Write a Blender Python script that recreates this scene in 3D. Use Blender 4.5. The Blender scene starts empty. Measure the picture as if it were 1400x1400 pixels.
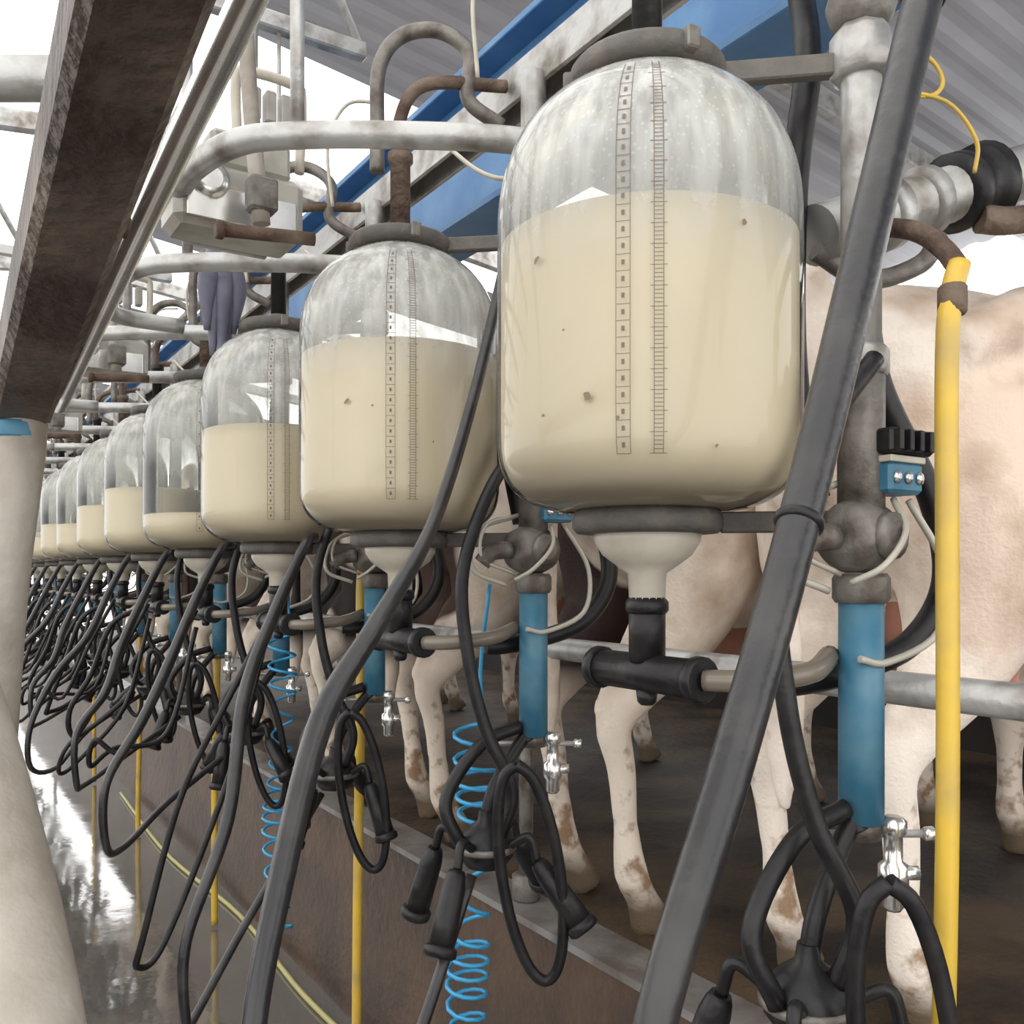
import bpy, math, random
from mathutils import Vector, Matrix
random.seed(7)
sc = bpy.context.scene
COL = sc.collection
try:
    sc.view_settings.view_transform = 'Standard'
except Exception:
    pass

# ---------------------------------------------------------------- materials
def mat(name, col, rough=0.5, metal=0.0, col2=None, scale=8.0, lo=0.4, hi=0.6, bump=0.0, bscale=40.0, detail=5.0, coat=0.0, r2=None, spec=None):
    m = bpy.data.materials.new(name); m.use_nodes = True
    nt = m.node_tree; N = nt.nodes; L = nt.links
    p = N['Principled BSDF']
    p.inputs['Base Color'].default_value = (*col, 1)
    p.inputs['Roughness'].default_value = rough
    p.inputs['Metallic'].default_value = metal
    if coat:
        p.inputs['Coat Weight'].default_value = coat; p.inputs['Coat Roughness'].default_value = 0.08; p.inputs['Coat IOR'].default_value = 2.0
    if spec is not None: p.inputs['Specular IOR Level'].default_value = spec
    tc = N.new('ShaderNodeTexCoord')
    if col2 is not None:
        n = N.new('ShaderNodeTexNoise'); n.inputs['Scale'].default_value = scale; n.inputs['Detail'].default_value = detail
        L.new(tc.outputs['Object'], n.inputs['Vector'])
        r = N.new('ShaderNodeValToRGB')
        r.color_ramp.elements[0].position = lo; r.color_ramp.elements[1].position = hi
        r.color_ramp.elements[0].color = (*col, 1); r.color_ramp.elements[1].color = (*col2, 1)
        L.new(n.outputs['Fac'], r.inputs['Fac']); L.new(r.outputs['Color'], p.inputs['Base Color'])
        if r2 is not None:
            mr = N.new('ShaderNodeMapRange'); mr.inputs['From Min'].default_value = lo; mr.inputs['From Max'].default_value = hi
            mr.inputs['To Min'].default_value = rough; mr.inputs['To Max'].default_value = r2
            L.new(n.outputs['Fac'], mr.inputs['Value']); L.new(mr.outputs['Result'], p.inputs['Roughness'])
    if bump:
        n2 = N.new('ShaderNodeTexNoise'); n2.inputs['Scale'].default_value = bscale; n2.inputs['Detail'].default_value = 4
        L.new(tc.outputs['Object'], n2.inputs['Vector'])
        b = N.new('ShaderNodeBump'); b.inputs['Strength'].default_value = bump; b.inputs['Distance'].default_value = 0.02
        L.new(n2.outputs['Fac'], b.inputs['Height']); L.new(b.outputs['Normal'], p.inputs['Normal'])
        if coat: L.new(b.outputs['Normal'], p.inputs['Coat Normal'])
    return m

M = {}
M['steel'] = mat('galvanised_steel', (0.45,0.445,0.43), 0.42, 0.5, (0.17,0.145,0.12), 14, 0.46, 0.72, 0.1, 60)
M['bright'] = mat('stainless_steel', (0.80,0.79,0.76), 0.22, 0.85, (0.5,0.48,0.44), 10, 0.45, 0.8)
M['dullsteel'] = mat('dirty_steel', (0.19,0.175,0.155), 0.5, 0.35, (0.07,0.05,0.04), 25, 0.42, 0.7, 0.15, 80)
M['rust'] = mat('rusty_iron', (0.07,0.038,0.025), 0.7, 0.15, (0.20,0.15,0.11), 14, 0.42, 0.75, 0.4, 50)
M['beamrust'] = mat('rusty_beam_paint', (0.040,0.023,0.016), 0.55, 0.1, (0.18,0.135,0.105), 9, 0.40, 0.76, 0.4, 60)
M['pale'] = mat('pale_painted_pipe', (0.34,0.31,0.265), 0.5, 0.1, (0.20,0.165,0.13), 12, 0.42, 0.75, 0.15, 50)
M['rubber'] = mat('black_rubber', (0.008,0.007,0.008), 0.42, 0.0, (0.024,0.022,0.021), 18, 0.45, 0.75, 0.08, 60, spec=0.35)
M['hosegrey'] = mat('dark_hose', (0.016,0.015,0.016), 0.33, 0.0, (0.050,0.045,0.042), 12, 0.45, 0.8, 0.08, 60, spec=0.5)
M['ring'] = mat('grey_rubber_ring', (0.080,0.073,0.065), 0.6, 0.0, (0.14,0.12,0.10), 20, 0.4, 0.7, 0.2, 80)
M['blue'] = mat('blue_pipe_paint', (0.035,0.15,0.24), 0.45, 0.0, (0.09,0.21,0.28), 18, 0.4, 0.7)
M['beamblue'] = mat('blue_beam_paint', (0.04,0.14,0.31), 0.5, 0.0, (0.09,0.21,0.38), 6, 0.4, 0.7, 0.05, 40)
M['coil'] = mat('blue_coil_plastic', (0.04,0.32,0.58), 0.3)
M['yellow'] = mat('yellow_hose', (0.64,0.42,0.05), 0.4, 0.0, (0.40,0.29,0.10), 10, 0.45, 0.75)
M['palehose'] = mat('pale_green_hose', (0.42,0.38,0.16), 0.5)
M['milk'] = mat('milk', (0.64,0.54,0.375), 0.4, 0.0, (0.69,0.60,0.44), 3, 0.35, 0.7)
M['white'] = mat('white_plastic', (0.52,0.48,0.40), 0.35, 0.0, (0.36,0.32,0.25), 15, 0.45, 0.8)
M['clear'] = mat('cloudy_tube', (0.42,0.39,0.33), 0.25)
M['tubewhite'] = mat('milky_tube', (0.16,0.135,0.105), 0.25)
M['ink'] = mat('scale_ink', (0.15,0.12,0.085), 0.7)
M['dirt'] = mat('dirt_speck', (0.20,0.15,0.10), 0.8)
M['redp'] = mat('red_plastic', (0.65,0.05,0.03), 0.4)
M['curb'] = mat('curb_metal_strip', (0.27,0.26,0.25), 0.45, 0.4, (0.13,0.10,0.08), 9, 0.42, 0.72, 0.15, 40)
M['wallpit'] = mat('stained_pit_concrete', (0.095,0.055,0.033), 0.5, 0.0, (0.040,0.025,0.018), 4, 0.35, 0.7, 0.3, 30)
M['plat'] = mat('mucky_shaded_concrete', (0.085,0.055,0.03), 0.6, 0.0, (0.020,0.013,0.009), 3.5, 0.38, 0.58, 0.4, 30)  # brown muck, with tones darkened to stand in for shade under the cows
M['floorm'] = mat('wet_concrete_floor', (0.11,0.10,0.088), 0.04, 0.0, (0.16,0.14,0.115), 2.5, 0.48, 0.68, 0.06, 6, r2=0.2, coat=1.0)
M['roof'] = mat('corrugated_roof_sheet', (0.48,0.485,0.52), 0.6, 0.0, (0.40,0.405,0.44), 2, 0.4, 0.7)
M['wallg'] = mat('painted_block_wall', (0.60,0.58,0.60), 0.8, 0.0, (0.48,0.45,0.44), 2, 0.4, 0.7, 0.1, 20)
M['dark'] = mat('light_block_dark', (0.015,0.012,0.011), 0.8, 0.0, (0.03,0.022,0.018), 3, 0.4, 0.7)  # near-black colour of the added light-blocking panel behind the cows
M['boxp'] = mat('grey_plastic_housing', (0.36,0.34,0.30), 0.4, 0.1, (0.15,0.13,0.10), 9, 0.42, 0.7)
M['glove'] = mat('grey_blue_rubber', (0.08,0.08,0.12), 0.6, 0.0, (0.15,0.15,0.20), 10, 0.4, 0.7)
M['udder'] = mat('udder_skin', (0.55,0.27,0.20), 0.6, 0.0, (0.42,0.19,0.14), 8, 0.4, 0.7)
M['ground'] = mat('yard_ground', (0.5,0.48,0.44), 0.9)

def glassmat():
    m = bpy.data.materials.new('jar_glass'); m.use_nodes = True
    nt = m.node_tree; N = nt.nodes; L = nt.links
    for n in list(N): N.remove(n)
    out = N.new('ShaderNodeOutputMaterial')
    tr = N.new('ShaderNodeBsdfTransparent'); tr.inputs['Color'].default_value = (0.96,0.97,0.96,1)
    df = N.new('ShaderNodeBsdfDiffuse'); df.inputs['Color'].default_value = (0.64,0.64,0.60,1)
    gl = N.new('ShaderNodeBsdfGlossy'); gl.inputs['Roughness'].default_value = 0.06
    tc = N.new('ShaderNodeTexCoord'); mp = N.new('ShaderNodeMapping'); mp.inputs['Scale'].default_value = (46,46,7)
    nz = N.new('ShaderNodeTexNoise'); nz.inputs['Scale'].default_value = 1.0; nz.inputs['Detail'].default_value = 8
    L.new(tc.outputs['Object'], mp.inputs['Vector']); L.new(mp.outputs['Vector'], nz.inputs['Vector'])
    # droplets
    vo = N.new('ShaderNodeTexVoronoi'); vo.inputs['Scale'].default_value = 120; L.new(tc.outputs['Object'], vo.inputs['Vector'])
    vr = N.new('ShaderNodeMapRange'); vr.inputs['From Min'].default_value=0.12; vr.inputs['From Max'].default_value=0.3; vr.inputs['To Min'].default_value=1; vr.inputs['To Max'].default_value=0
    L.new(vo.outputs['Distance'], vr.inputs['Value'])
    mr = N.new('ShaderNodeMapRange'); mr.inputs['From Min'].default_value = 0.4; mr.inputs['From Max'].default_value = 0.68
    mr.inputs['To Min'].default_value = -0.06; mr.inputs['To Max'].default_value = 0.26
    L.new(nz.outputs['Fac'], mr.inputs['Value'])
    sx = N.new('ShaderNodeSeparateXYZ'); L.new(tc.outputs['Object'], sx.inputs[0])
    m3 = N.new('ShaderNodeMapRange'); m3.inputs['From Min'].default_value=-0.05; m3.inputs['From Max'].default_value=0.1; m3.inputs['To Min'].default_value=0.0; m3.inputs['To Max'].default_value=1.0
    L.new(sx.outputs['Z'], m3.inputs['Value'])
    ad0 = N.new('ShaderNodeMath'); ad0.operation='MULTIPLY_ADD'; ad0.inputs[1].default_value=0.12; L.new(vr.outputs['Result'],ad0.inputs[0]); L.new(mr.outputs['Result'],ad0.inputs[2])
    ad1 = N.new('ShaderNodeMath'); ad1.operation='ADD'; ad1.inputs[1].default_value=0.44; L.new(ad0.outputs[0],ad1.inputs[0])
    ad = N.new('ShaderNodeMath'); ad.operation='MULTIPLY'; L.new(ad1.outputs[0],ad.inputs[0]); L.new(m3.outputs['Result'],ad.inputs[1])
    ad2 = N.new('ShaderNodeMath'); ad2.operation='ADD'; ad2.inputs[1].default_value=0.06; ad2.use_clamp=True; L.new(ad.outputs[0],ad2.inputs[0])
    m1 = N.new('ShaderNodeMixShader'); L.new(ad2.outputs[0], m1.inputs['Fac']); L.new(tr.outputs[0], m1.inputs[1]); L.new(df.outputs[0], m1.inputs[2])
    lw = N.new('ShaderNodeLayerWeight'); lw.inputs['Blend'].default_value = 0.22
    m2 = N.new('ShaderNodeMixShader'); L.new(lw.outputs['Fresnel'], m2.inputs['Fac']); L.new(m1.outputs[0], m2.inputs[1]); L.new(gl.outputs[0], m2.inputs[2])
    L.new(m2.outputs[0], out.inputs['Surface'])
    return m
M['glass'] = glassmat()

# ---------------------------------------------------------------- mesh builder
def catmull(pts, n):
    P = [Vector(p) for p in pts]
    if len(P) < 3 or n <= 1: return P, [i for i in range(len(P))]
    out = []; par = []
    for i in range(len(P)-1):
        p0 = P[i-1] if i > 0 else P[0]*2-P[1]
        p1, p2 = P[i], P[i+1]
        p3 = P[i+2] if i+2 < len(P) else P[-1]*2-P[-2]
        for k in range(n):
            t = k/n
            out.append(0.5*((2*p1)+(p2-p0)*t+(2*p0-5*p1+4*p2-p3)*t*t+(3*p1-p0-3*p2+p3)*t**3)); par.append(i+t)
    out.append(P[-1]); par.append(len(P)-1)
    return out, par

class B:
    def __init__(s): s.v=[]; s.f=[]; s.m=[]; s.s=[]; s.mats=[]
    def mi(s, k):
        if k not in s.mats: s.mats.append(k)
        return s.mats.index(k)
    def tube(s, pts, r, m, seg=10, n=6, closed=False, ell=None):
        P, par = catmull(pts, n)
        def rad(t):
            if not isinstance(r, (list,tuple)): return r
            i = min(int(t), len(r)-2); return r[i]+(r[i+1]-r[i])*(t-i)
        k = s.mi(m); base = len(s.v); L = len(P)
        up = None
        for i in range(L):
            T = P[min(i+1,L-1)]-P[max(i-1,0)]
            if T.length < 1e-9: T = Vector((0,0,1))
            T.normalize()
            if up is None:
                up = Vector((0,0,1)) if abs(T.z) < 0.9 else Vector((0,1,0))
            a = T.cross(up)
            if a.length < 1e-6: a = T.orthogonal()
            a.normalize(); up = a.cross(T).normalized()
            rr = rad(par[i])
            for j in range(seg):
                an = 2*math.pi*j/seg
                if ell: o = a*math.cos(an)*rr*ell[0]+up*math.sin(an)*rr*ell[1]
                else: o = a*math.cos(an)*rr+up*math.sin(an)*rr
                s.v.append(P[i]+o)
        for i in range(L-1):
            for j in range(seg):
                j2 = (j+1)%seg
                s.f.append((base+i*seg+j, base+i*seg+j2, base+(i+1)*seg+j2, base+(i+1)*seg+j)); s.m.append(k); s.s.append(True)
        s.f.append(tuple(base+j for j in reversed(range(seg)))); s.m.append(k); s.s.append(False)
        s.f.append(tuple(base+(L-1)*seg+j for j in range(seg))); s.m.append(k); s.s.append(False)
    def lathe(s, prof, loc, m, seg=24, axis=(0,0,1), cap=True):
        k = s.mi(m); base = len(s.v); A = Vector(axis).normalized(); loc = Vector(loc)
        a = A.orthogonal().normalized() if abs(A.z) < 0.99 else Vector((1,0,0)); b = A.cross(a)
        for (r,z) in prof:
            for j in range(seg):
                an = 2*math.pi*j/seg
                s.v.append(loc+A*z+a*math.cos(an)*r+b*math.sin(an)*r)
        for i in range(len(prof)-1):
            for j in range(seg):
                j2=(j+1)%seg
                s.f.append((base+i*seg+j, base+i*seg+j2, base+(i+1)*seg+j2, base+(i+1)*seg+j)); s.m.append(k); s.s.append(True)
        if cap:
            s.f.append(tuple(base+j for j in reversed(range(seg)))); s.m.append(k); s.s.append(False)
            s.f.append(tuple(base+(len(prof)-1)*seg+j for j in range(seg))); s.m.append(k); s.s.append(False)
    def box(s, c, d, m, rot=None):
        k = s.mi(m); base = len(s.v); c = Vector(c)
        ch = min(d)*0.12
        R = rot if rot else Matrix.Identity(3)
        hx,hy,hz = d[0]/2,d[1]/2,d[2]/2
        def ringpts(x,y,z,c2):
            return [(-x+c2,-y,z),(x-c2,-y,z),(x,-y+c2,z),(x,y-c2,z),(x-c2,y,z),(-x+c2,y,z),(-x,y-c2,z),(-x,-y+c2,z)]
        rings = [ringpts(hx-ch,hy-ch,-hz,ch*.3), ringpts(hx,hy,-hz+ch,ch), ringpts(hx,hy,hz-ch,ch), ringpts(hx-ch,hy-ch,hz,ch*.3)]
        for rg in rings:
            for p in rg: s.v.append(c+R@Vector(p))
        for i in range(3):
            for j in range(8):
                j2=(j+1)%8
                s.f.append((base+i*8+j, base+i*8+j2, base+(i+1)*8+j2, base+(i+1)*8+j)); s.m.append(k); s.s.append(False)
        s.f.append(tuple(base+j for j in reversed(range(8)))); s.m.append(k); s.s.append(False)
        s.f.append(tuple(base+24+j for j in range(8))); s.m.append(k); s.s.append(False)
    def bar(s, p0, p1, w, h, m):
        p0=Vector(p0); p1=Vector(p1); d=p1-p0; z=d.normalized()
        x=Vector((0,0,1)).cross(z)
        if x.length<1e-4: x=Vector((1,0,0))
        x.normalize(); y=z.cross(x)
        s.box((p0+p1)/2,(w,h,d.length),m,Matrix((x,y,z)).transposed())
    def done(s, name, parent=None):
        me = bpy.data.meshes.new(name)
        vs = s.v
        mn = Vector((min(v.x for v in vs),min(v.y for v in vs),min(v.z for v in vs)))
        mx = Vector((max(v.x for v in vs),max(v.y for v in vs),max(v.z for v in vs)))
        c = (mn+mx)/2
        me.from_pydata([v-c for v in vs], [], s.f)
        for k in s.mats: me.materials.append(M[k])
        me.polygons.foreach_set('material_index', s.m); me.polygons.foreach_set('use_smooth', s.s)
        me.update()
        o = bpy.data.objects.new(name, me); o.location = c; COL.objects.link(o)
        if parent: o.parent = parent
        return o

FLOOR=0.0; PLAT=0.61; WX=1.10; JX=0.767; JY=0.87; ST=0.70; EYE=1.35
NU=14

# ---------------------------------------------------------------- room shell
def slab(name, x0,x1,y0,y1,z0,z1,m):
    b=B(); k=b.mi(m)
    for z in (z0,z1):
        for (x,y) in ((x0,y0),(x1,y0),(x1,y1),(x0,y1)): b.v.append(Vector((x,y,z)))
    b.f=[(3,2,1,0),(4,5,6,7),(0,1,5,4),(1,2,6,5),(2,3,7,6),(3,0,4,7)]; b.m=[k]*6; b.s=[False]*6
    return b.done(name)
slab('floor',-0.9,WX,-2.5,14,-0.1,0,'floorm')
slab('cow_platform',WX+0.10,5.0,-2.5,14,-0.1,PLAT-0.012,'plat')
slab('wall_pit_right',WX,WX+0.10,-2.5,14,-0.1,PLAT-0.012,'wallpit')
slab('cow_platform_opposite',-5,-0.9,-2.5,14,-0.1,PLAT,'plat')
slab('wall_right',5.0,5.15,-2.5,14,-0.1,2.45,'wallg')
slab('trim_1',WX-0.012,WX+0.10,-2.5,14,PLAT-0.012,PLAT+0.004,'curb')
slab('ground',-30,30,14,60,-0.2,-0.1,'ground')
slab('light_block_panel',3.75,3.85,-2.5,14,PLAT-0.012,PLAT+1.05,'dark')  # added dark panel, closes the gap to keep light out beneath the cows

def roof(name,x0,x1,z0,z1,y0,y1):
    b=B(); k=b.mi('roof'); n=int((y1-y0)/0.04); 
    for i in range(n+1):
        y=y0+(y1-y0)*i/n; d=0.007 if (i%4) in (0,1) else -0.007
        b.v.append(Vector((x0,y,z0+d))); b.v.append(Vector((x1,y,z1+d)))
    for i in range(n):
        b.f.append((2*i,2*i+1,2*i+3,2*i+2)); b.m.append(k); b.s.append(False)
    return b.done(name)
roof('ceiling',1.15,5.1,3.75,3.25,-2.5,4.0)
roof('ceiling',1.15,5.1,3.75,3.25,5.8,6.8)
roof('ceiling',1.15,5.1,3.75,3.25,8.6,9.6)
roof('ceiling',1.15,5.1,3.75,3.25,12,14)
b=B()
for y in (-1.5,1,3.5,6,8.5,11,13.5): b.bar((5.06,y,2.46),(5.06,y,3.19),0.06,0.06,'steel')
b.done('eave_posts')
for y in (2.6,5.15,7.6,10.2,12.8):
    b=B()
    b.bar((-3,y,3.25),(1.15,y,3.68),0.06,0.1,'steel'); b.bar((1.15,y,3.68),(5.05,y,3.18),0.06,0.1,'steel')
    b.bar((-3,y,2.95),(1.15,y,2.95),0.04,0.05,'steel')
    for i in range(6):
        x=-3+i*0.69
        b.tube([(x,y,2.95),(x+0.35,y,3.25+0.1036*(x+3.35))],0.014,'steel',6,1); b.tube([(x+0.35,y,3.25+0.1036*(x+3.35)),(x+0.69,y,2.95)],0.014,'steel',6,1)
    b.done('roof_truss')
b=B()
for x,z in ((-1.6,3.42),(-0.6,3.54),(0.2,3.62),(0.9,3.69)): b.bar((x,-2.5,z),(x,14,z),0.05,0.08,'steel')
b.done('roof_purlins')

# ---------------------------------------------------------------- long structural members
b=B()
b.box((1.27,6,2.665),(0.16,17,0.02),'beamblue'); b.box((1.27,6,2.285),(0.16,17,0.02),'beamblue'); b.box((1.27,6,2.475),(0.02,17,0.37),'beamblue')
b.done('blue_steel_beam')
b=B()
b.box((1.0,6,2.335),(0.06,17,0.012),'steel'); b.box((0.972,6,2.30),(0.01,17,0.07),'steel'); b.box((1.028,6,2.30),(0.01,17,0.07),'steel')
b.done('galvanised_channel')
b=B()
b.tube([(1.155,-2.4,1.19),(1.155,13.8,1.19)],0.024,'steel',16,1)
for y in (-0.5,1.72,5.0,7.6,10.2,12.8):
    b.tube([(1.155,y,PLAT),(1.155,y,1.19)],0.016,'dullsteel',12,1); b.lathe([(0.028,0),(0.032,0.004),(0.032,0.055),(0.024,0.06)],(1.155,y,PLAT+0.004),'dullsteel',16)
b.done('rump_rail')
b=B()
b.tube([(3.2,-2.4,1.72),(3.2,13.8,1.72)],0.035,'steel',12,1)
for y in (-0.6,2.0,5.0,7.6,10.2,12.8): b.tube([(3.2,y,PLAT),(3.2,y,2.4)],0.03,'steel',12,1)
b.done('breast_rail')
for z,r,x in ((2.62,0.03,0.62),(2.50,0.014,0.52),(2.36,0.016,0.88)):
    b=B(); b.tube([(x,2.4,z),(x,13.5,z)],r,'steel',12,1)
    for y in (2.6,5.15,7.6,10.2,12.8): b.tube([(x,y,z),(x,y,2.96)],0.006,'steel',6,1)
    b.done('overhead_pipe')

# ---------------------------------------------------------------- jars
levels=[1.757,1.755,1.705,1.535,1.667,1.646,1.60,1.63,1.58,1.64,1.62,1.66,1.6,1.63]
angs=[226,244,251]+[255]*20
GP=[(0.068,0.0),(0.115,0.004),(0.152,0.016),(0.174,0.036),(0.185,0.062),(0.188,0.10),(0.188,0.20),(0.188,0.32),(0.1875,0.365),(0.184,0.400),(0.176,0.430),(0.163,0.459),(0.144,0.484),(0.120,0.505),(0.092,0.522),(0.074,0.531),(0.068,0.541)]
def gr(z):
    for i in range(len(GP)-1):
        if GP[i][1]<=z<=GP[i+1][1]:
            t=(z-GP[i][1])/(GP[i+1][1]-GP[i][1]+1e-9); return GP[i][0]+t*(GP[i+1][0]-GP[i][0])
    return GP[-1][0]
def smoothprof(gp):
    P,_=catmull([(r,0,z) for r,z in gp],3); return [(p.x,p.z) for p in P]
GPS=smoothprof(GP)
def jar(n):
    c=Vector((JX,JY+ST*n,1.426)); b=B(); seg=72 if n<3 else 32
    b.lathe(GPS,c,'glass',seg,cap=False)
    lv=levels[n]-c.z
    mp=[(max(r-0.005,0.01),z+0.003) for r,z in GPS if z<lv-0.012]
    mp+= [(gr(lv)-0.005,lv-0.002),(gr(lv)-0.009,lv)]
    b.lathe(mp,c,'milk',seg)
    a0=math.radians(angs[n])
    def quad(ang,z,w,h,m='ink'):
        k=b.mi(m); base=len(b.v)
        for (dw,dh) in ((-w/2,-h/2),(w/2,-h/2),(w/2,h/2),(-w/2,h/2)):
            rr=gr(z+dh)+0.0014; a=ang+dw/rr
            b.v.append(c+Vector((math.cos(a)*rr,math.sin(a)*rr,z+dh)))
        b.f.append((base,base+1,base+2,base+3)); b.m.append(k); b.s.append(False)
    if n<6:
        z0,z1=0.052,0.490
        R=0.188
        cols=(-0.024,-0.009,0.016,0.026)
        for co in cols:
            zz=z0
            while zz<z1:
                quad(a0+co/R,zz+0.005,0.0008,0.0105); zz+=0.010
        nt=100 if n<3 else 50
        for i in range(nt):
            z=z0+(z1-z0)*i/nt
            if i%4==0:
                quad(a0-0.0165/R,z,0.015,0.0008)
                quad(a0-0.0165/R,z+0.009,0.0035,0.0055)
            quad(a0+0.021/R,z,0.009 if i%5 else 0.018,0.0008)
    if n<2:
        rnd=random.Random(n+3)
        spots=[(-.66,.275,.0035,2.0),(.62,.30,.004,1.0),(-.30,.115,.0050,1.3),(-.60,.10,.0028,1.0),(-.12,.09,.0025,1.2),(.45,.06,.002,1.5),(-.45,.19,.0018,1.0)] if n==0 else [(-.5,.22,.004,2.0),(-.25,.21,.0025,1.0),(.3,.15,.002,1)]
        for (da,z,sz,ex) in spots:
            aa=a0+da; k=b.mi('dirt'); base=len(b.v); rr=gr(z)+0.0014; ph=rnd.uniform(0,3)
            for q in range(10):
                t=2*math.pi*q/10; f=rnd.uniform(.55,1); u=math.cos(t)*sz*ex*f; v=math.sin(t)*sz*f
                u,v=u*math.cos(ph)-v*math.sin(ph),u*math.sin(ph)+v*math.cos(ph)
                a=aa+u/rr; b.v.append(c+Vector((math.cos(a)*rr,math.sin(a)*rr,z+v)))
            b.f.append(tuple(base+q for q in range(10))); b.m.append(k); b.s.append(False)
    b.lathe([(0.06,0.528),(0.090,0.530),(0.097,0.536),(0.097,0.550),(0.092,0.556),(0.06,0.560),(0.03,0.568),(0.022,0.58)],c,'ring',36)
    b.lathe([(0.019,0.56),(0.019,0.70),(0.024,0.705),(0.024,0.72)],c,'rust' if n%2 else 'rubber',16)
    b.lathe([(0.070,-0.026),(0.088,-0.025),(0.094,-0.018),(0.094,-0.006),(0.09,0.004),(0.07,0.006)],c,'ring',36)
    b.lathe([(0.016,-0.125),(0.022,-0.12),(0.024,-0.075),(0.040,-0.064),(0.056,-0.052),(0.066,-0.036),(0.068,-0.02)],c,'white',32)
    for a in (20,140,260):
        an=math.radians(a); p=c+Vector((math.cos(an)*0.096,math.sin(an)*0.096,0.544)); b.box(p,(0.018,0.018,0.026),'dullsteel',Matrix.Rotation(an,3,'Z'))
    b.done('milk_recorder_jar')
    b=B(); py=0.70+0.705*n
    for z in (c.z-0.012,c.z+0.543):
        d=(Vector((0.96,py,z))-Vector((c.x,c.y,z))).normalized()
        b.bar(Vector((c.x,c.y,z))+d*0.09,Vector((0.96,py,z))-d*0.03,0.018,0.026,'ring')
    b.done('jar_bracket')
    b=B(); 
    b.tube([c+Vector((0,0,-0.105)),c+Vector((0,0,-0.185))],0.023,'rubber',16,1)
    b.lathe([(0.024,0),(0.027,0.004),(0.027,0.014),(0.024,0.018)],c+Vector((0,0,-0.125)),'rubber',16)
    b.tube([c+Vector((0,-0.095,-0.20)),c+Vector((0,0.095,-0.20))],0.024,'rubber',16,1)
    for yy in (-0.10,0.085): b.lathe([(0.025,0),(0.028,0.003),(0.028,0.014),(0.025,0.017)],c+Vector((0,yy,-0.20)),'rubber',16,axis=(0,1,0))
    b.lathe([(0.008,-0.24),(0.012,-0.236),(0.014,-0.22)],c,'rubber',10)
    b.tube([c+Vector((0,-0.10,-0.20)),c+Vector((0.03,-0.15,-0.197)),c+Vector((0.10,-0.17,-0.19)),Vector((0.94,py+0.03,1.25))],0.013,'tubewhite',12,6)
    b.done('rubber_outlet_tee')
for n in range(NU): jar(n)

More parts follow.
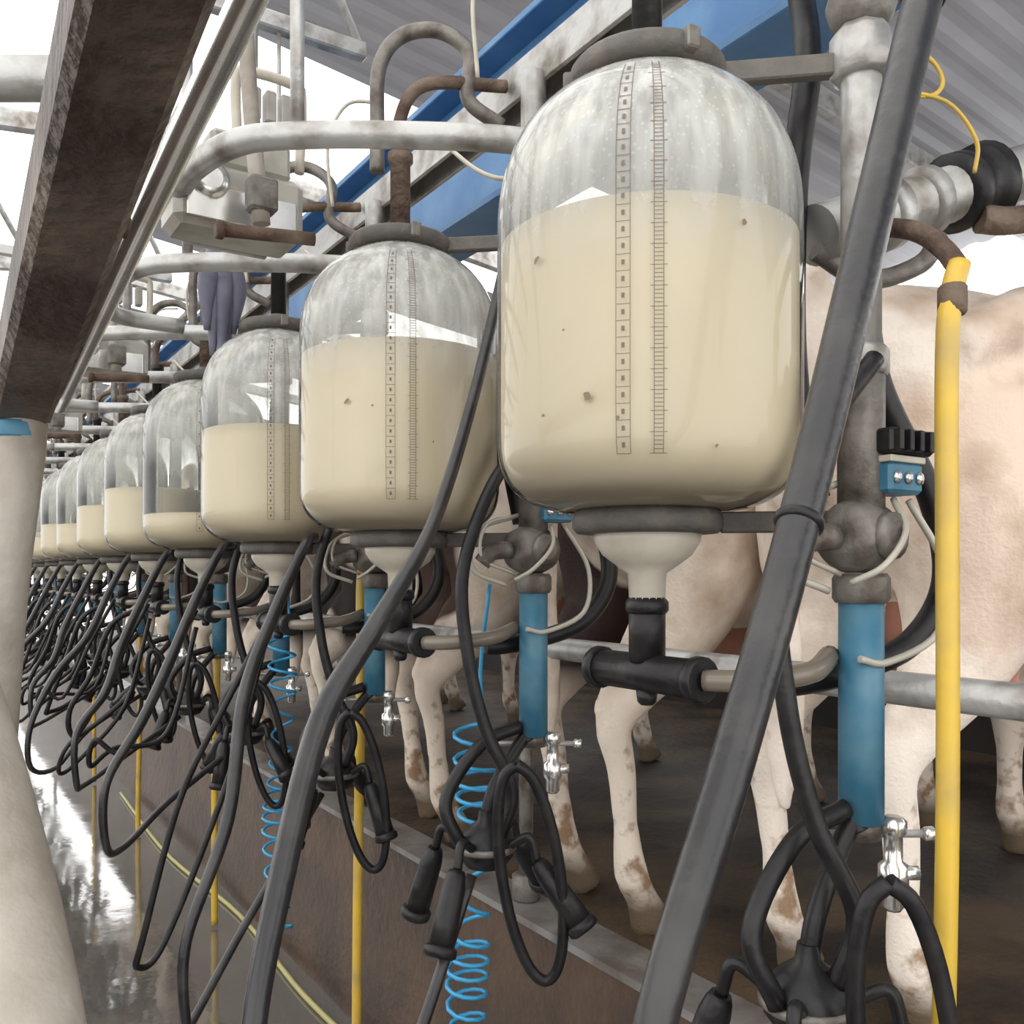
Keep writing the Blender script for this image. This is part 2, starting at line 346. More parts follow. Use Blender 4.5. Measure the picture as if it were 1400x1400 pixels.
# ---------------------------------------------------------------- drop pipes
def drop(n):
    y=0.70+0.705*n; x=0.96; b=B()
    b.tube([(x,y,1.60),(x,y,2.28)],0.024,'steel',16,1)
    b.tube([(x,y,1.40),(x,y,1.62)],0.028,'dullsteel',16,1)
    b.lathe([(0.03,0),(0.037,0.005),(0.037,0.05),(0.03,0.06)],(x,y,1.95),'steel',8)
    b.lathe([(0.026,0),(0.036,0.01),(0.042,0.03),(0.036,0.05),(0.026,0.06)],(x,y,2.01),'dullsteel',16)
    b.lathe([(0.03,0),(0.033,0.005),(0.033,0.03),(0.03,0.035)],(x,y,1.59),'steel',8)
    b.lathe([(0.02,-0.045),(0.036,-0.04),(0.044,-0.02),(0.044,0.02),(0.036,0.04),(0.02,0.045)],(x-0.005,y,1.395),'dullsteel',20,axis=(1,0.15,0))
    b.lathe([(0.022,0),(0.028,0.004),(0.028,0.014),(0.018,0.02)],(x-0.005,y-0.035,1.395),'dullsteel',16,axis=(0,-1,0))
    b.tube([(x-0.05,y,1.395),(x-0.085,y+0.01,1.39),(x-0.10,y+0.02,1.37)],0.016,'dullsteel',12,4)
    b.lathe([(0.03,0),(0.034,0.006),(0.034,0.03),(0.030,0.036)],(x,y,1.315),'dullsteel',8)
    b.box((x+0.03,y-0.02,1.465),(0.065,0.045,0.038),'blue'); 
    for i in range(3): b.lathe([(0.006,0),(0.008,0.003),(0.003,0.006)],(x+0.008+i*0.022,y-0.042,1.465),'bright',8,axis=(0,-1,0))
    b.box((x+0.03,y-0.02,1.487),(0.068,0.048,0.008),'white')
    b.box((x+0.035,y-0.022,1.508),(0.085,0.05,0.03),'rubber')
    for i in range(4): b.box((x+0.0+i*0.02,y-0.05,1.508),(0.008,0.012,0.025),'rubber')
    b.tube([(x,y,1.05),(x,y,1.32)],0.0265,'blue',20,1)
    b.tube([(x,y,1.03),(x,y,1.055)],0.023,'dullsteel',12,1)
    d=Vector((0.839,-0.545,0)); c=Vector((x,y,1.035))
    b.tube([c-d*0.08,c+d*0.08],0.005,'steel',8,1)
    b.lathe([(0.007,0),(0.009,0.003),(0.009,0.012),(0.006,0.015)],c-d*0.085,'bright',8,axis=d)
    b.lathe([(0.007,0),(0.009,0.003),(0.009,0.012),(0.006,0.015)],c+d*0.075,'bright',8,axis=d)
    e=c+d*0.03+Vector((0,-0.01,0))
    b.lathe([(0.009,-0.09),(0.013,-0.085),(0.013,-0.065),(0.018,-0.06),(0.018,-0.035),(0.011,-0.03),(0.011,0.0),(0.016,0.004),(0.016,0.018),(0.009,0.024)],e,'bright',8)
    b.tube([e+Vector((0,0,-0.045)),e+d*0.03+Vector((0,0,-0.045))],0.009,'bright',8,1)
    b.tube([(x+0.02,y-0.03,1.44),(x+0.00,y-0.06,1.40),(x-0.04,y-0.06,1.36),(x-0.06,y-0.03,1.34)],0.004,'clear',8,6)
    b.tube([(x+0.05,y-0.03,1.44),(x+0.09,y-0.05,1.36),(x+0.08,y-0.05,1.28),(x+0.01,y-0.03,1.245),(x-0.03,y-0.02,1.25)],0.0045,'clear',8,6)
    b.tube([(x-0.02,y+0.02,1.46),(x-0.10,y+0.03,1.43),(x-0.12,y+0.02,1.36),(x-0.06,y,1.33)],0.0045,'clear',8,6)
    b.tube([(x-0.02,y+0.02,1.46),(x-0.09,y+0.02,1.44),(x-0.105,y+0.01,1.38),(x-0.04,y,1.35)],0.0035,'clear',8,6)
    b.done('blue_vacuum_drop_pipe')
for n in range(NU): drop(n)

# ---------------------------------------------------------------- hoses per unit
def hoses(n):
    o=Vector((0,ST*n,0)); rnd=random.Random(50+n)
    V=lambda x,y,z: Vector((x,y,z))+o
    seg=16 if n<2 else 8; nn=10 if n<4 else 5
    b=B()
    if n==0:
        pts=[V(.86,.52,2.02),V(.783,.505,1.884),V(.668,.482,1.63),V(.549,.455,1.385),V(.44,.42,1.22),V(.35,.393,1.086),V(.27,.38,.85),V(.30,.40,.60),V(.45,.45,.50),V(.65,.55,.62),V(.80,.66,.83)]
        b.tube(pts,[.018,.018,.0172,.0158,.0145,.0125,.012,.011,.011,.011,.011],'hosegrey',24,nn)
        t0,t1=pts[4],pts[3]; d=(t1-t0).normalized(); b.lathe([(0.016,0),(0.0185,0.002),(0.0185,0.007),(0.016,0.009)],t1,'rubber',20,axis=d)
        t0,t1=pts[2],pts[1]; d=(t1-t0).normalized(); b.lathe([(0.018,0),(0.0205,0.002),(0.0205,0.007),(0.018,0.009)],t1,'rubber',20,axis=d)
    elif n==1:
        pts=[V(.84,.56,2.0),V(.80,.55,1.86),V(.72,.52,1.62),V(.63,.485,1.42),V(.53,.46,1.28),V(.445,.443,1.16),V(.367,.374,.985),V(.307,.30,.82),V(.29,.27,.55),V(.36,.35,.45),V(.62,.56,.58),V(.80,.66,.83)]
        b.tube(pts,[0.009,0.009,0.009,0.010,0.014,0.017,0.016,0.014,0.011,0.010,0.010,0.010],'hosegrey',seg,nn)
    else:
        j=rnd.uniform(-.03,.05); q=0.0 if n<3 else 0.20
        pts=[V(.80,.70,1.44),V(.74,.60,1.42),V(.66,.56,1.28),V(.57,.50,1.10),V(.47+j,.44,.86+q*.5),V(.38+j,.40,.60+j+q),V(.38+j,.40,.44+j+q),V(.45,.45,.42+j+q),V(.58,.54,.60+q*.6),V(.80,.66,.83)]
        b.tube(pts,[0.010,0.012,0.014,0.015,0.014,0.011,0.010,0.009,0.009,0.009],'hosegrey',seg,nn)
    b.done('long_milk_hose')
    b=B()
    b.tube([V(.93,.66,1.60),V(.845,.66,1.51),V(.80,.689,1.356),V(.808,.684,1.203),V(.835,.668,1.075),V(.872,.642,.972),V(.86,.66,.89)],0.0115,'rubber',seg,nn)
    if n>1:
        q=rnd.uniform(-.10,.10)+(0.18 if n>2 else 0)
        b.tube([V(.72,.80,1.24),V(.62,.80,1.05),V(.52,.84,.82),V(.44,.85,.60+q),V(.43,.87,.52+q),V(.50,.90,.56+q),V(.66,.92,.85),V(.75,.92,1.18)],0.008,'rubber',seg,nn)
    if n>3:
        b.tube([V(.70,.86,1.22),V(.60,.86,1.16),V(.54,.90,.98),V(.47,.92,.84+rnd.uniform(-.1,.1)),V(.48,.94,.75),V(.56,.96,.78),V(.70,.95,.90)],0.010,'rubber',seg,nn)
    b.done('rubber_tube_loops')
    b=B()
    b.tube([V(1.02,.84,2.15),V(.985,.80,2.02),V(.97,.81,1.85),V(.97,.81,1.62),V(.99,.79,1.45)],0.018,'rubber',seg,nn)
    b.tube([V(1.03,.75,1.74),V(1.05,.74,1.60),V(1.12,.71,1.45),V(1.135,.70,1.34),V(1.09,.72,1.26),V(1.0,.75,1.225),V(.93,.765,1.215),V(.90,.775,1.215)],0.017,'rubber',seg,nn)
    b.done('black_vacuum_hose')
    b=B()
    b.tube([V(.737,.909,2.12),V(.737,.909,2.21),V(.74,.906,2.32),V(.775,.885,2.38),V(.836,.845,2.39),V(.885,.812,2.345),V(.883,.814,2.26),V(.95,.80,2.22)],0.014,'dullsteel',seg,nn)
    b.tube([V(.767,.87,2.10),V(.76,.86,2.20),V(.80,.83,2.27),V(.96,.80,2.30)],0.012,'rust',seg,nn)
    b.tube([V(.81,.80,2.16),V(.86,.74,2.09),V(.90,.70,2.07),V(.94,.70,2.10)],0.0045,'white',6,nn)
    b.tube([V(.86,.74,2.26),V(.84,.72,2.40),V(.88,.70,2.50),V(.96,.68,2.52)],0.0045,'white',6,nn)
    b.done('jar_top_hose')
for n in range(NU): hoses(n)

# ---------------------------------------------------------------- milking clusters
def cluster(n):
    y=0.69+0.705*n; c=Vector((0.85,y,0.87)); b=B(); seg=14 if n<3 else 8; nn=8 if n<3 else 4
    b.lathe([(0.015,-0.045),(0.035,-0.04),(0.05,-0.02),(0.052,0.0),(0.045,0.015),(0.03,0.03),(0.015,0.04),(0.012,0.06)],c,'rubber',20)
    b.lathe([(0.053,0),(0.056,0.003),(0.056,0.009),(0.053,0.012)],c+Vector((0,0,-0.012)),'dullsteel',20)
    rnd=random.Random(n)
    for i,a in enumerate((30,120,210,300)):
        an=math.radians(a+rnd.uniform(-10,10)); d=Vector((math.cos(an),math.sin(an),0))
        L=0.13; out=rnd.uniform(0.02,0.10)
        p0=c+d*0.045; p1=c+d*0.085+Vector((0,0,0.02)); p2=c+d*0.10+Vector((0,0,-0.02)); p3=p2+d*out+Vector((0,0,-math.sqrt(max(L*L-out*out,0.001))))
        b.tube([p0,p1,p2],0.008,'rubber',seg,nn)
        b.tube([p2,p2*0.8+p3*0.2,p3],[0.013,0.020,0.023],'rubber',seg,2)
        ax=(p3-p2).normalized(); b.lathe([(0.023,0),(0.028,0.004),(0.028,0.016),(0.022,0.020)],p3-ax*0.01,'rubber',seg,axis=ax)
    cc=c+Vector((0.0,-0.01,-0.03)); dr=Vector((0.839,-0.545,0))
    for (rx,rz,off) in ((0.05,0.19,0.03),):
        pts=[]
        for i in range(13):
            t=2*math.pi*i/12; pts.append(cc+dr*(off+rx*math.sin(t))+Vector((-0.03*math.cos(t),-0.08,-0.0))+Vector((0,0,rz*math.cos(t))))
        b.tube(pts,0.010,'rubber',seg,4)
    b.tube([c+Vector((0,0,0.04)),c+Vector((0.02,0.0,0.10)),c+Vector((0.09,0.01,0.18)),(0.945,y,1.04)],0.012,'rubber',seg,nn)
    b.tube([c+Vector((-0.05,0,0.0)),c+Vector((-0.07,0.02,0.08)),c+Vector((0.0,0.02,0.17)),(0.93,y+0.01,1.07)],0.012,'rubber',seg,nn)
    b.done('milking_cluster')
for n in range(NU): cluster(n)

# ---------------------------------------------------------------- coils and yellow hoses
for ci,(x,y,z0) in enumerate(((0.93,1.58,1.05),(0.93,2.74,1.20))):
    b=B(); pts=[]; T=17; N=T*14
    for i in range(N+1):
        t=i/N; a=2*math.pi*(T*t+0.6*math.sin(t*9+ci))
        rr=0.036+0.005*math.sin(t*13)
        pts.append((x+0.012*math.sin(t*7)+rr*math.cos(a),y+rr*math.sin(a),z0-(z0-.2)*t-0.02*math.sin(t*17)))
    b.tube(pts,0.0045,'coil',6,1)
    b.tube([(x+.03,y-.02,1.33),(x+.02,y,z0+.1),(x+0.034,y,z0)],0.0045,'coil',6,6)
    b.done('blue_coiled_air_hose')
for i,(y,zt) in enumerate(((0.59,1.66),(2.2,1.40),(3.55,1.40),(5.0,1.40),(6.4,1.4))):
    b=B(); j=0.01*math.sin(i*3)
    pts=[(0.985,y,zt+0.04),(0.970,y,zt),(0.96+j,y,zt-0.1),(0.962,y,1.1),(0.955+j,y+0.005,0.6),(0.95,y,0.2),(0.95,y,0.012)]
    b.tube(pts,0.0125,'yellow',14,6)
    b.lathe([(0.013,0),(0.016,0.003),(0.016,0.03),(0.013,0.034)],(0.971,y,zt-0.02),'rust',10)
    if i==0: b.tube([(0.984,y,zt+0.035),(1.00,y+0.03,zt+0.07),(1.02,y+0.08,zt+0.11),(1.05,y+0.17,zt+0.15)],0.012,'rust',10,5)
    b.done('yellow_wash_hose')
b=B(); b.tube([(1.06,0.3,0.010),(1.03,1.2,0.010),(1.06,2.0,0.010),(1.03,2.8,0.010),(1.06,3.6,0.010),(1.0,4.6,0.010),(1.04,6,0.010)],0.009,'palehose',10,8)
b.done('floor_hose')

# ---------------------------------------------------------------- steel hoop rails above the jars
for n in range(NU):
    y=0.52+ST*(n+1); b=B()
    z=2.04
    b.tube([(0.92,y-0.02,z),(0.79,y,z),(0.62,y+0.09,z),(0.50,y+0.17,z),(0.43,y+0.24,z-.0),(0.395,y+0.36,z),(0.39,y+0.50,z)],0.021,'steel',14,6)
    b.tube([(0.39,y+0.50,z),(0.40,y+0.58,z-0.01),(0.45,y+0.63,z-0.02),(0.60,y+0.64,z-0.02)],0.021,'steel',14,6)
    b.tube([(0.50,y+0.17,z),(0.50,y+0.17,2.5)],0.012,'steel',8,1)
    b.done('steel_hoop_rail')

# ---------------------------------------------------------------- pulsator housing with hanging T bar
for k,y in enumerate((1.74,3.15,4.55,5.95)):
    b=B(); x=0.50; z=2.04
    b.box((x,y,z),(0.24,0.12,0.12),'boxp'); b.box((x+0.02,y-0.01,z+0.09),(0.15,0.09,0.07),'boxp')
    b.box((x,y-0.062,z-0.02),(0.20,0.01,0.06),'bright')
    b.lathe([(0.03,0),(0.034,0.004),(0.034,0.014),(0.02,0.02)],(x-0.06,y-0.06,z+0.02),'bright',16,axis=(0,-1,0))
    fx=x+0.07; pts=[(fx-0.06,y,z+0.10),(fx-0.065,y,z+0.24),(fx-0.05,y,z+0.27),(fx+0.05,y,z+0.27),(fx+0.065,y,z+0.24),(fx+0.06,y,z+0.10)]
    b.tube(pts,0.010,'white',8,4)
    for i in range(3): b.box((fx-0.03+i*0.03,y,z+0.21),(0.02,0.03,0.06),'boxp')
    b.tube([(fx-0.03,y,z+0.27),(fx-0.03,y,2.62)],0.008,'steel',8,1)
    b.done('pulsator_housing')
    b=B(); y2=y-0.14
    b.tube([(0.47,y2,2.62),(0.485,y2,2.25),(0.51,y2,1.97)],[0.012,0.014,0.016],'pale',12,4)
    b.box((0.51,y2,2.02),(0.05,0.04,0.06),'dullsteel')
    b.tube([(0.43,y2+0.0,1.945),(0.60,y2-0.02,1.955)],0.012,'rust',12,1)
    b.lathe([(0.013,0),(0.016,0.002),(0.016,0.012),(0.013,0.014)],(0.43,y2,1.945),'rust',10,axis=(1,0,0))
    b.done('hanging_tee_bar')

b=B()
for (dx,dy,l,r) in ((-.035,0,.10,.013),(-.015,.01,.16,.015),(.005,-.005,.19,.016),(.022,.008,.15,.014),(.04,0,.10,.012)):
    b.tube([(0.64+dx*0.4,2.33+dy,2.17),(0.64+dx*0.8,2.33+dy,2.10),(0.64+dx,2.33+dy,2.06),(0.635+dx*0.9,2.33+dy,2.06-l)],[0.02,0.028,0.024,r*0.5],'glove',10,5)
b.tube([(0.64,2.33,2.28),(0.64,2.33,2.18)],0.006,'rust',8,1)
b.done('hanging_rubber_glove')

# ---------------------------------------------------------------- left foreground frame
b=B(); b.bar((0.094,0.30,1.683),(0.095,1.16,1.541),0.060,0.055,'beamrust')
for t in (0.5,0.8):
    b.lathe([(0.008,0),(0.011,0.002),(0.011,0.007),(0.006,0.009)],(0.124,0.30+0.86*t,1.683-0.142*t),'rust',6,axis=(1,0,0))
b.done('rusty_overhead_beam')
b=B(); b.tube([(0.172,0.30,1.712),(0.156,0.498,1.676),(0.136,1.109,1.554),(0.134,1.16,1.545)],0.010,'bright',14,4); b.done('thin_steel_conduit')
b=B(); b.tube([(0.098,1.15,1.56),(0.092,1.15,1.48),(0.072,1.15,1.282),(0.055,1.15,0.9),(0.04,1.15,0.0)],0.028,'pale',20,5)
b.lathe([(0.0282,0),(0.0288,0.002),(0.0288,0.016),(0.0282,0.018)],(0.092,1.15,1.50),'blue',16); b.done('pale_support_post')
b=B(); b.tube([(-0.03,1.10,1.30),(0.0,0.85,1.30),(0.017,0.705,1.27),(0.037,0.477,1.137),(0.035,0.33,0.98),(0.02,0.27,0.6),(0.02,0.27,0.0)],0.030,'pale',24,8); b.done('bent_guard_rail')
b=B(); b.tube([(-0.9,1.9,2.0),(0.0,1.43,2.0),(0.20,1.30,2.0)],0.028,'steel',16,1); b.tube([(-0.9,1.9,2.0),(-0.9,1.9,PLAT)],0.028,'steel',16,1); b.tube([(0.20,1.30,2.0),(0.20,1.30,2.95)],0.012,'steel',10,1); b.done('cross_pipe')

# ---------------------------------------------------------------- transverse pipe with rubber sleeve at right
b=B(); p0=Vector((1.0,0.80,1.80)); p1=Vector((1.42,0.747,1.966)); d=(p1-p0).normalized()
b.tube([p0,p0+d*1.6],0.040,'steel',20,1)
b.lathe([(0.040,0),(0.056,0.004),(0.056,0.025),(0.051,0.029),(0.051,0.055),(0.058,0.059),(0.061,0.08),(0.040,0.085)],p0+d*0.275,'rubber',24,axis=d)
b.lathe([(0.040,0),(0.050,0.004),(0.050,0.024),(0.040,0.028)],p0+d*0.20,'steel',24,axis=d)
b.lathe([(0.040,0),(0.050,0.004),(0.050,0.024),(0.040,0.028)],p0+d*0.12,'steel',24,axis=d)
b.tube([p0+Vector((0,0,-.02)),p0+Vector((0.08,-0.02,-0.05)),p0+Vector((0.14,-0.06,-0.03)),p0+Vector((0.2,-0.05,0.02))],0.013,'dullsteel',12,5)
b.tube([p0+d*0.3+Vector((0,-.03,-.05)),p0+d*0.36+Vector((0,-.05,-.07)),p0+d*0.55+Vector((0,-.05,-.08)),p0+d*0.9+Vector((0,-.05,-.07))],0.02,'rust',12,5)
b.tube([p0+d*1.6,p0+d*1.6+Vector((0,0,0.9))],0.03,'steel',12,1)
b.done('transverse_milk_pipe')
b=B(); b.tube([(1.03,0.74,2.03),(1.10,0.71,2.03),(1.13,0.70,2.0),(1.10,0.70,1.97),(1.04,0.72,1.97),(1.12,0.69,1.965),(1.165,0.675,1.92),(1.17,0.68,1.88)],0.003,'yellow',6,6); b.done('thin_yellow_tube')

# ---------------------------------------------------------------- cows
def cowmat(name, cream, brown, lo, hi, sc_, seed, ybias=0.0):
    m=bpy.data.materials.new(name); m.use_nodes=True; nt=m.node_tree; N=nt.nodes; L=nt.links; p=N['Principled BSDF']
    p.inputs['Roughness'].default_value=0.75
    tc=N.new('ShaderNodeTexCoord'); mp=N.new('ShaderNodeMapping'); mp.inputs['Location'].default_value=(seed,seed*1.7,seed*.6)
    n=N.new('ShaderNodeTexNoise'); n.inputs['Scale'].default_value=sc_; n.inputs['Detail'].default_value=2.5; n.inputs['Distortion'].default_value=0.4
    L.new(tc.outputs['Object'],mp.inputs['Vector']); L.new(mp.outputs['Vector'],n.inputs['Vector'])
    sx=N.new('ShaderNodeSeparateXYZ'); L.new(tc.outputs['Object'],sx.inputs[0])
    yb=N.new('ShaderNodeMath'); yb.operation='MULTIPLY_ADD'; yb.inputs[1].default_value=ybias; L.new(sx.outputs['Y'],yb.inputs[0]); L.new(n.outputs['Fac'],yb.inputs[2])
    r=N.new('ShaderNodeValToRGB'); r.color_ramp.elements[0].position=lo; r.color_ramp.elements[1].position=hi
    r.color_ramp.elements[0].color=(*cream,1); r.color_ramp.elements[1].color=(*brown,1); L.new(yb.outputs[0],r.inputs['Fac'])
    n2=N.new('ShaderNodeTexNoise'); n2.inputs['Scale'].default_value=9; n2.inputs['Detail'].default_value=6; L.new(tc.outputs['Object'],n2.inputs['Vector'])
    r2=N.new('ShaderNodeValToRGB'); r2.color_ramp.elements[0].position=.45; r2.color_ramp.elements[1].position=.78
    r2.color_ramp.elements[0].color=(1,1,1,1); r2.color_ramp.elements[1].color=(.45,.34,.25,1); L.new(n2.outputs['Fac'],r2.inputs['Fac'])
    mx=N.new('ShaderNodeMixRGB'); mx.blend_type='MULTIPLY'; mx.inputs['Fac'].default_value=.8; L.new(r.outputs['Color'],mx.inputs[1]); L.new(r2.outputs['Color'],mx.inputs[2])
    a1=N.new('ShaderNodeMapRange'); a1.inputs['From Min'].default_value=.50; a1.inputs['From Max'].default_value=.58; a1.inputs['To Min'].default_value=.95; a1.inputs['To Max'].default_value=0; L.new(sx.outputs['Z'],a1.inputs['Value'])
    mx2=N.new('ShaderNodeMixRGB'); L.new(a1.outputs['Result'],mx2.inputs['Fac']); L.new(mx.outputs['Color'],mx2.inputs[1])
    # dried mud splashed on lower legs
    n4=N.new('ShaderNodeTexNoise'); n4.inputs['Scale'].default_value=22; n4.inputs['Detail'].default_value=5; L.new(tc.outputs['Object'],n4.inputs['Vector'])
    zz=N.new('ShaderNodeMath'); zz.operation='MULTIPLY_ADD'; zz.inputs[1].default_value=-.45; L.new(sx.outputs['Z'],zz.inputs[0]); L.new(n4.outputs['Fac'],zz.inputs[2])
    r4=N.new('ShaderNodeValToRGB'); r4.color_ramp.elements[0].position=.40; r4.color_ramp.elements[1].position=.56
    r4.color_ramp.elements[0].color=(1,1,1,1); r4.color_ramp.elements[1].color=(.38,.27,.18,1); L.new(zz.outputs[0],r4.inputs['Fac'])
    mxd=N.new('ShaderNodeMixRGB'); mxd.blend_type='MULTIPLY'; mxd.inputs['Fac'].default_value=1.0; mxd.inputs[1].default_value=(*cream,1); L.new(r4.outputs['Color'],mxd.inputs[2]); L.new(mxd.outputs['Color'],mx2.inputs[2])
    a2=N.new('ShaderNodeMapRange'); a2.inputs['From Min'].default_value=.05; a2.inputs['From Max'].default_value=.12; a2.inputs['To Min'].default_value=1; a2.inputs['To Max'].default_value=0; L.new(sx.outputs['Z'],a2.inputs['Value'])
    mx3=N.new('ShaderNodeMixRGB'); mx3.inputs[2].default_value=(.12,.085,.05,1); L.new(a2.outputs['Result'],mx3.inputs['Fac']); L.new(mx2.outputs['Color'],mx3.inputs[1])
    L.new(mx3.outputs['Color'],p.inputs['Base Color'])
    b_=N.new('ShaderNodeBump'); b_.inputs['Strength'].default_value=.25; b_.inputs['Distance'].default_value=.01
    n3=N.new('ShaderNodeTexNoise'); n3.inputs['Scale'].default_value=120; L.new(tc.outputs['Object'],n3.inputs['Vector']); L.new(n3.outputs['Fac'],b_.inputs['Height']); L.new(b_.outputs['Normal'],p.inputs['Normal'])
    return m
CM=[cowmat('cow_hide_cream',(.90,.80,.70),(.78,.62,.50),.5,.6,1.6,3.1),
    cowmat('cow_hide_pied',(.82,.71,.60),(.035,.018,.014),.57,.60,1.3,1.3,1.1),
    cowmat('cow_hide_tan',(.78,.67,.56),(.07,.035,.022),.48,.51,1.4,8.2,0.5),
    cowmat('cow_hide_dark',(.76,.66,.56),(.022,.014,.012),.44,.47,1.3,5.5,0.3)]
def ring_loft(b, rings, seg=24):
    k=b.mi('udder'); base=len(b.v)
    for (c,ax,hw,hh) in rings:
        ax=Vector(ax).normalized(); side=Vector((0,1,0)); up=side.cross(ax)*-1
        if up.z<0: up=-up
        for j in range(seg):
            a=2*math.pi*j/seg; ca,sa=math.cos(a),math.sin(a)
            e=0.82
            b.v.append(Vector(c)+side*hw*math.copysign(abs(ca)**e,ca)+up*hh*math.copysign(abs(sa)**e,sa))
    L=len(rings)
    for i in range(L-1):
        for j in range(seg):
            j2=(j+1)%seg; b.f.append((base+i*seg+j,base+i*seg+j2,base+(i+1)*seg+j2,base+(i+1)*seg+j)); b.m.append(k); b.s.append(True)
    b.f.append(tuple(base+j for j in reversed(range(seg)))); b.m.append(k); b.s.append(True)
    b.f.append(tuple(base+(L-1)*seg+j for j in range(seg))); b.m.append(k); b.s.append(True)
def cow_mesh():
    b=B()
    ring_loft(b,[((0.0,0,1.19),(1,0,0),.09,.12),((.05,0,1.13),(1,0,0),.17,.21),((.14,0,1.09),(1,0,0),.23,.27),((.30,0,1.07),(1,0,0),.265,.305),((.46,0,1.06),(1,0,0),.27,.32),((.7,0,1.0),(1,0,0),.30,.37),((.95,0,.985),(1,0,0),.33,.39),((1.2,0,.99),(1,0,0),.31,.385),((1.4,0,1.02),(1,0,.1),.26,.36),((1.56,0,1.07),(1,0,.25),.21,.31),((1.70,0,1.16),(1,0,.45),.15,.24),((1.86,0,1.26),(1,0,.5),.115,.185),((2.0,0,1.34),(1,0,.3),.10,.15),((2.1,0,1.38),(1,0,.0),.08,.10)])
    ring_loft(b,[((1.98,0,1.44),(1,0,-.5),.07,.07),((2.05,0,1.41),(1,0,-.6),.115,.12),((2.14,0,1.35),(1,0,-.7),.118,.13),((2.26,0,1.26),(1,0,-.8),.085,.105),((2.38,0,1.16),(1,0,-.8),.07,.08),((2.45,0,1.09),(1,0,-.8),.075,.07),((2.48,0,1.06),(1,0,-.8),.05,.045)],16)
    for s in (1,-1):
        b.tube([(.26,.13*s,1.12),(.27,.155*s,.95),(.27,.165*s,.82),(.22,.165*s,.68),(.12,.16*s,.56),(.055,.155*s,.48),(.075,.155*s,.38),(.09,.15*s,.25),(.105,.15*s,.135),(.135,.15*s,.075),(.165,.15*s,.004)],[.15,.17,.155,.100,.058,.043,.034,.029,.040,.036,.054],'udder',16,3,ell=(1.0,1.0))
        b.tube([(.02,.155*s,.50),(.06,.16*s,.60),(.14,.16*s,.72)],[.022,.018,.03],'udder',10,3)
        b.tube([(.40,.20*s,1.0),(.42,.19*s,.86),(.34,.17*s,.74)],[.13,.12,.08],'udder',14,3)
        b.tube([(.02,.12*s,1.20),(.10,.15*s,1.22),(.2,.17*s,1.22)],[.035,.05,.045],'udder',10,3)
        b.tube([(.14,.20*s,1.20),(.30,.235*s,1.27),(.42,.25*s,1.29)],[.05,.06,.045],'udder',10,3)
        b.tube([(1.46,.14*s,1.05),(1.43,.165*s,.88),(1.39,.165*s,.72),(1.41,.155*s,.55),(1.43,.15*s,.41),(1.43,.15*s,.30),(1.43,.15*s,.2),(1.435,.15*s,.125),(1.455,.15*s,.07),(1.48,.15*s,.004)],[.15,.13,.095,.062,.055,.036,.034,.043,.038,.056],'udder',16,3)
        b.tube([(2.04,.09*s,1.45),(2.02,.17*s,1.45),(2.0,.24*s,1.41),(2.0,.27*s,1.38)],[.03,.05,.045,.02],'udder',10,3,ell=(1,.5))
    b.tube([(.04,0,1.36),(-.01,0,1.34),(-.03,0,1.22),(-.02,0,1.0),(-.015,.01,.75),(-.02,.01,.62),(-.02,.02,.5),(-.02,.02,.38)],[.045,.036,.030,.022,.019,.032,.036,.014],'udder',12,4)
    b.lathe([(0.02,-.17),(.10,-.15),(.15,-.09),(.165,0),(.15,.1),(.1,.15)],(.44,0,.76),'udder',20)
    for (x,y) in ((.36,.07),(.36,-.07),(.52,.07),(.52,-.07)): b.tube([(x,y,.66),(x,y*1.15,.53)],[.024,.013],'udder',8,1)
    me=bpy.data.meshes.new('tmp'); me.from_pydata([tuple(v) for v in b.v],[],b.f); me.update()
    o=bpy.data.objects.new('tmp',me); COL.objects.link(o)
    r=o.modifiers.new('r','REMESH'); r.mode='VOXEL'; r.voxel_size=0.012; r.use_smooth_shade=True
    s=o.modifiers.new('s','SMOOTH'); s.factor=.6; s.iterations=7
    dg=bpy.context.evaluated_depsgraph_get(); me2=bpy.data.meshes.new_from_object(o.evaluated_get(dg))
    bpy.data.objects.remove(o)
    for p in me2.polygons: p.use_smooth=True
    return me2
base=cow_mesh()
um=M['udder']
def cow(x,y,yaw,mi,s=1.0):
    me=base.copy(); me.materials.clear(); me.materials.append(CM[mi]); me.materials.append(um)
    idx=[]
    for p in me.polygons:
        c=p.center
        idx.append(1 if (c.z<.78 and .27<c.x<.64 and abs(c.y)<.15 and c.z>.45 and not(abs(c.y)>.10 and c.x<.34)) else 0)
    me.polygons.foreach_set('material_index',idx)
    o=bpy.data.objects.new('dairy_cow',me); COL.objects.link(o); o.location=(x,y,PLAT-0.012); o.rotation_euler=(0,0,math.radians(yaw)); o.scale=(s,s,s)
    return o
cow(1.25,1.03,-4,0,0.92); cow(1.17,1.62,-6,1,0.93); cow(1.17,2.42,-12,2,.93); cow(1.17,3.22,-12,3,.93); cow(1.17,4.02,-12,1,.93); cow(1.17,4.85,-12,2,.95); cow(1.17,5.7,-12,3,.95); cow(1.17,6.6,-12,0,.95)

b=B(); b.tube([(0.36,1.02,0.75),(0.35,1.01,0.60)],[0.016,0.02],'redp',12,1); b.lathe([(0.012,0),(0.012,0.03)],(0.36,1.02,0.75),'rubber',10); b.tube([(0.35,1.01,0.60),(0.34,1.0,0.0)],0.006,'rubber',8,1); b.done('red_hose_coupling')

# ---------------------------------------------------------------- light
w=bpy.data.worlds.new('sky'); sc.world=w; w.use_nodes=True
bg=w.node_tree.nodes['Background']; bg.inputs[0].default_value=(1.0,0.99,0.975,1); bg.inputs[1].default_value=2.55

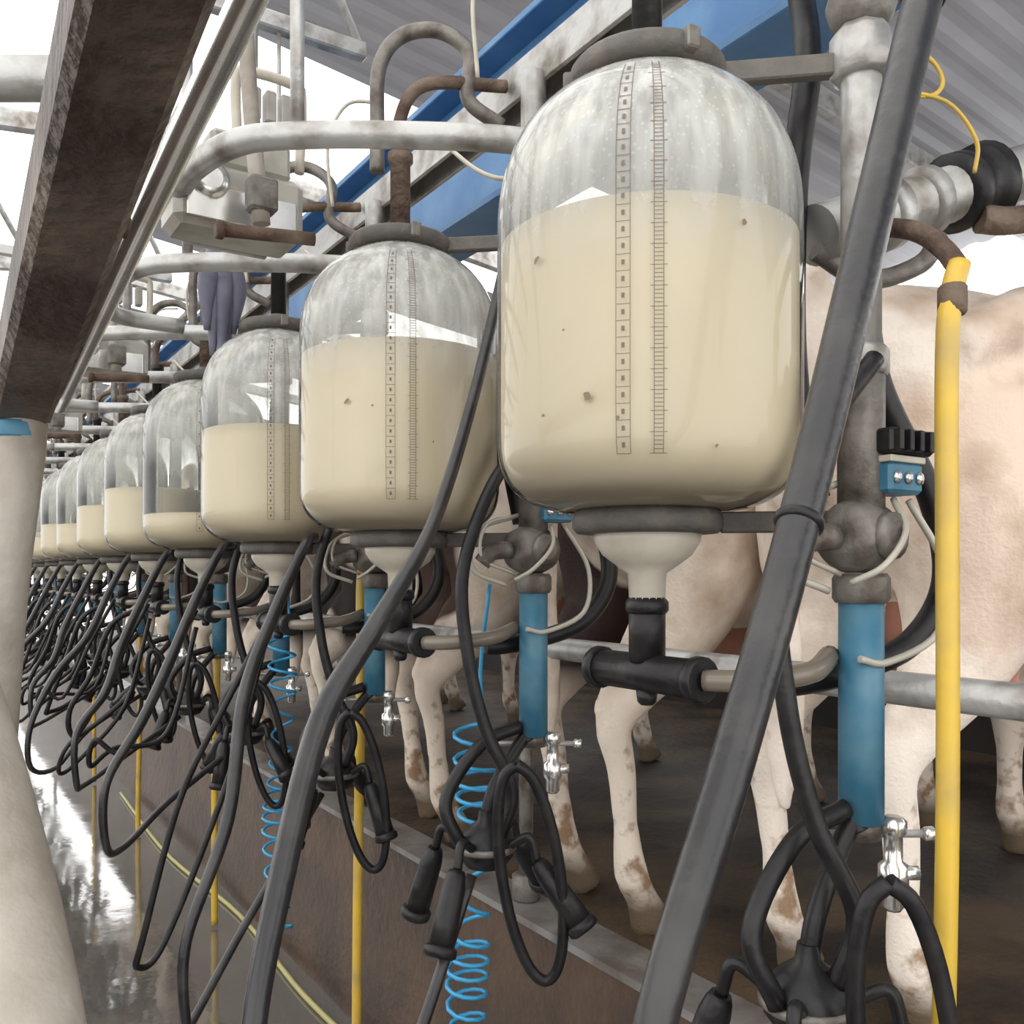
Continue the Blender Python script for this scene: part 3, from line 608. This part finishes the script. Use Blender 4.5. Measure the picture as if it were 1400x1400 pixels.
# ---------------------------------------------------------------- camera
cd=bpy.data.cameras.new('camera'); co=bpy.data.objects.new('camera',cd); COL.objects.link(co)
cd.sensor_width=36; cd.lens=36*1250/1400; cd.shift_y=85/1400; cd.clip_start=0.02
co.location=(0,0,EYE); co.rotation_euler=(math.radians(90),0,math.radians(-33.0))
sc.camera=co
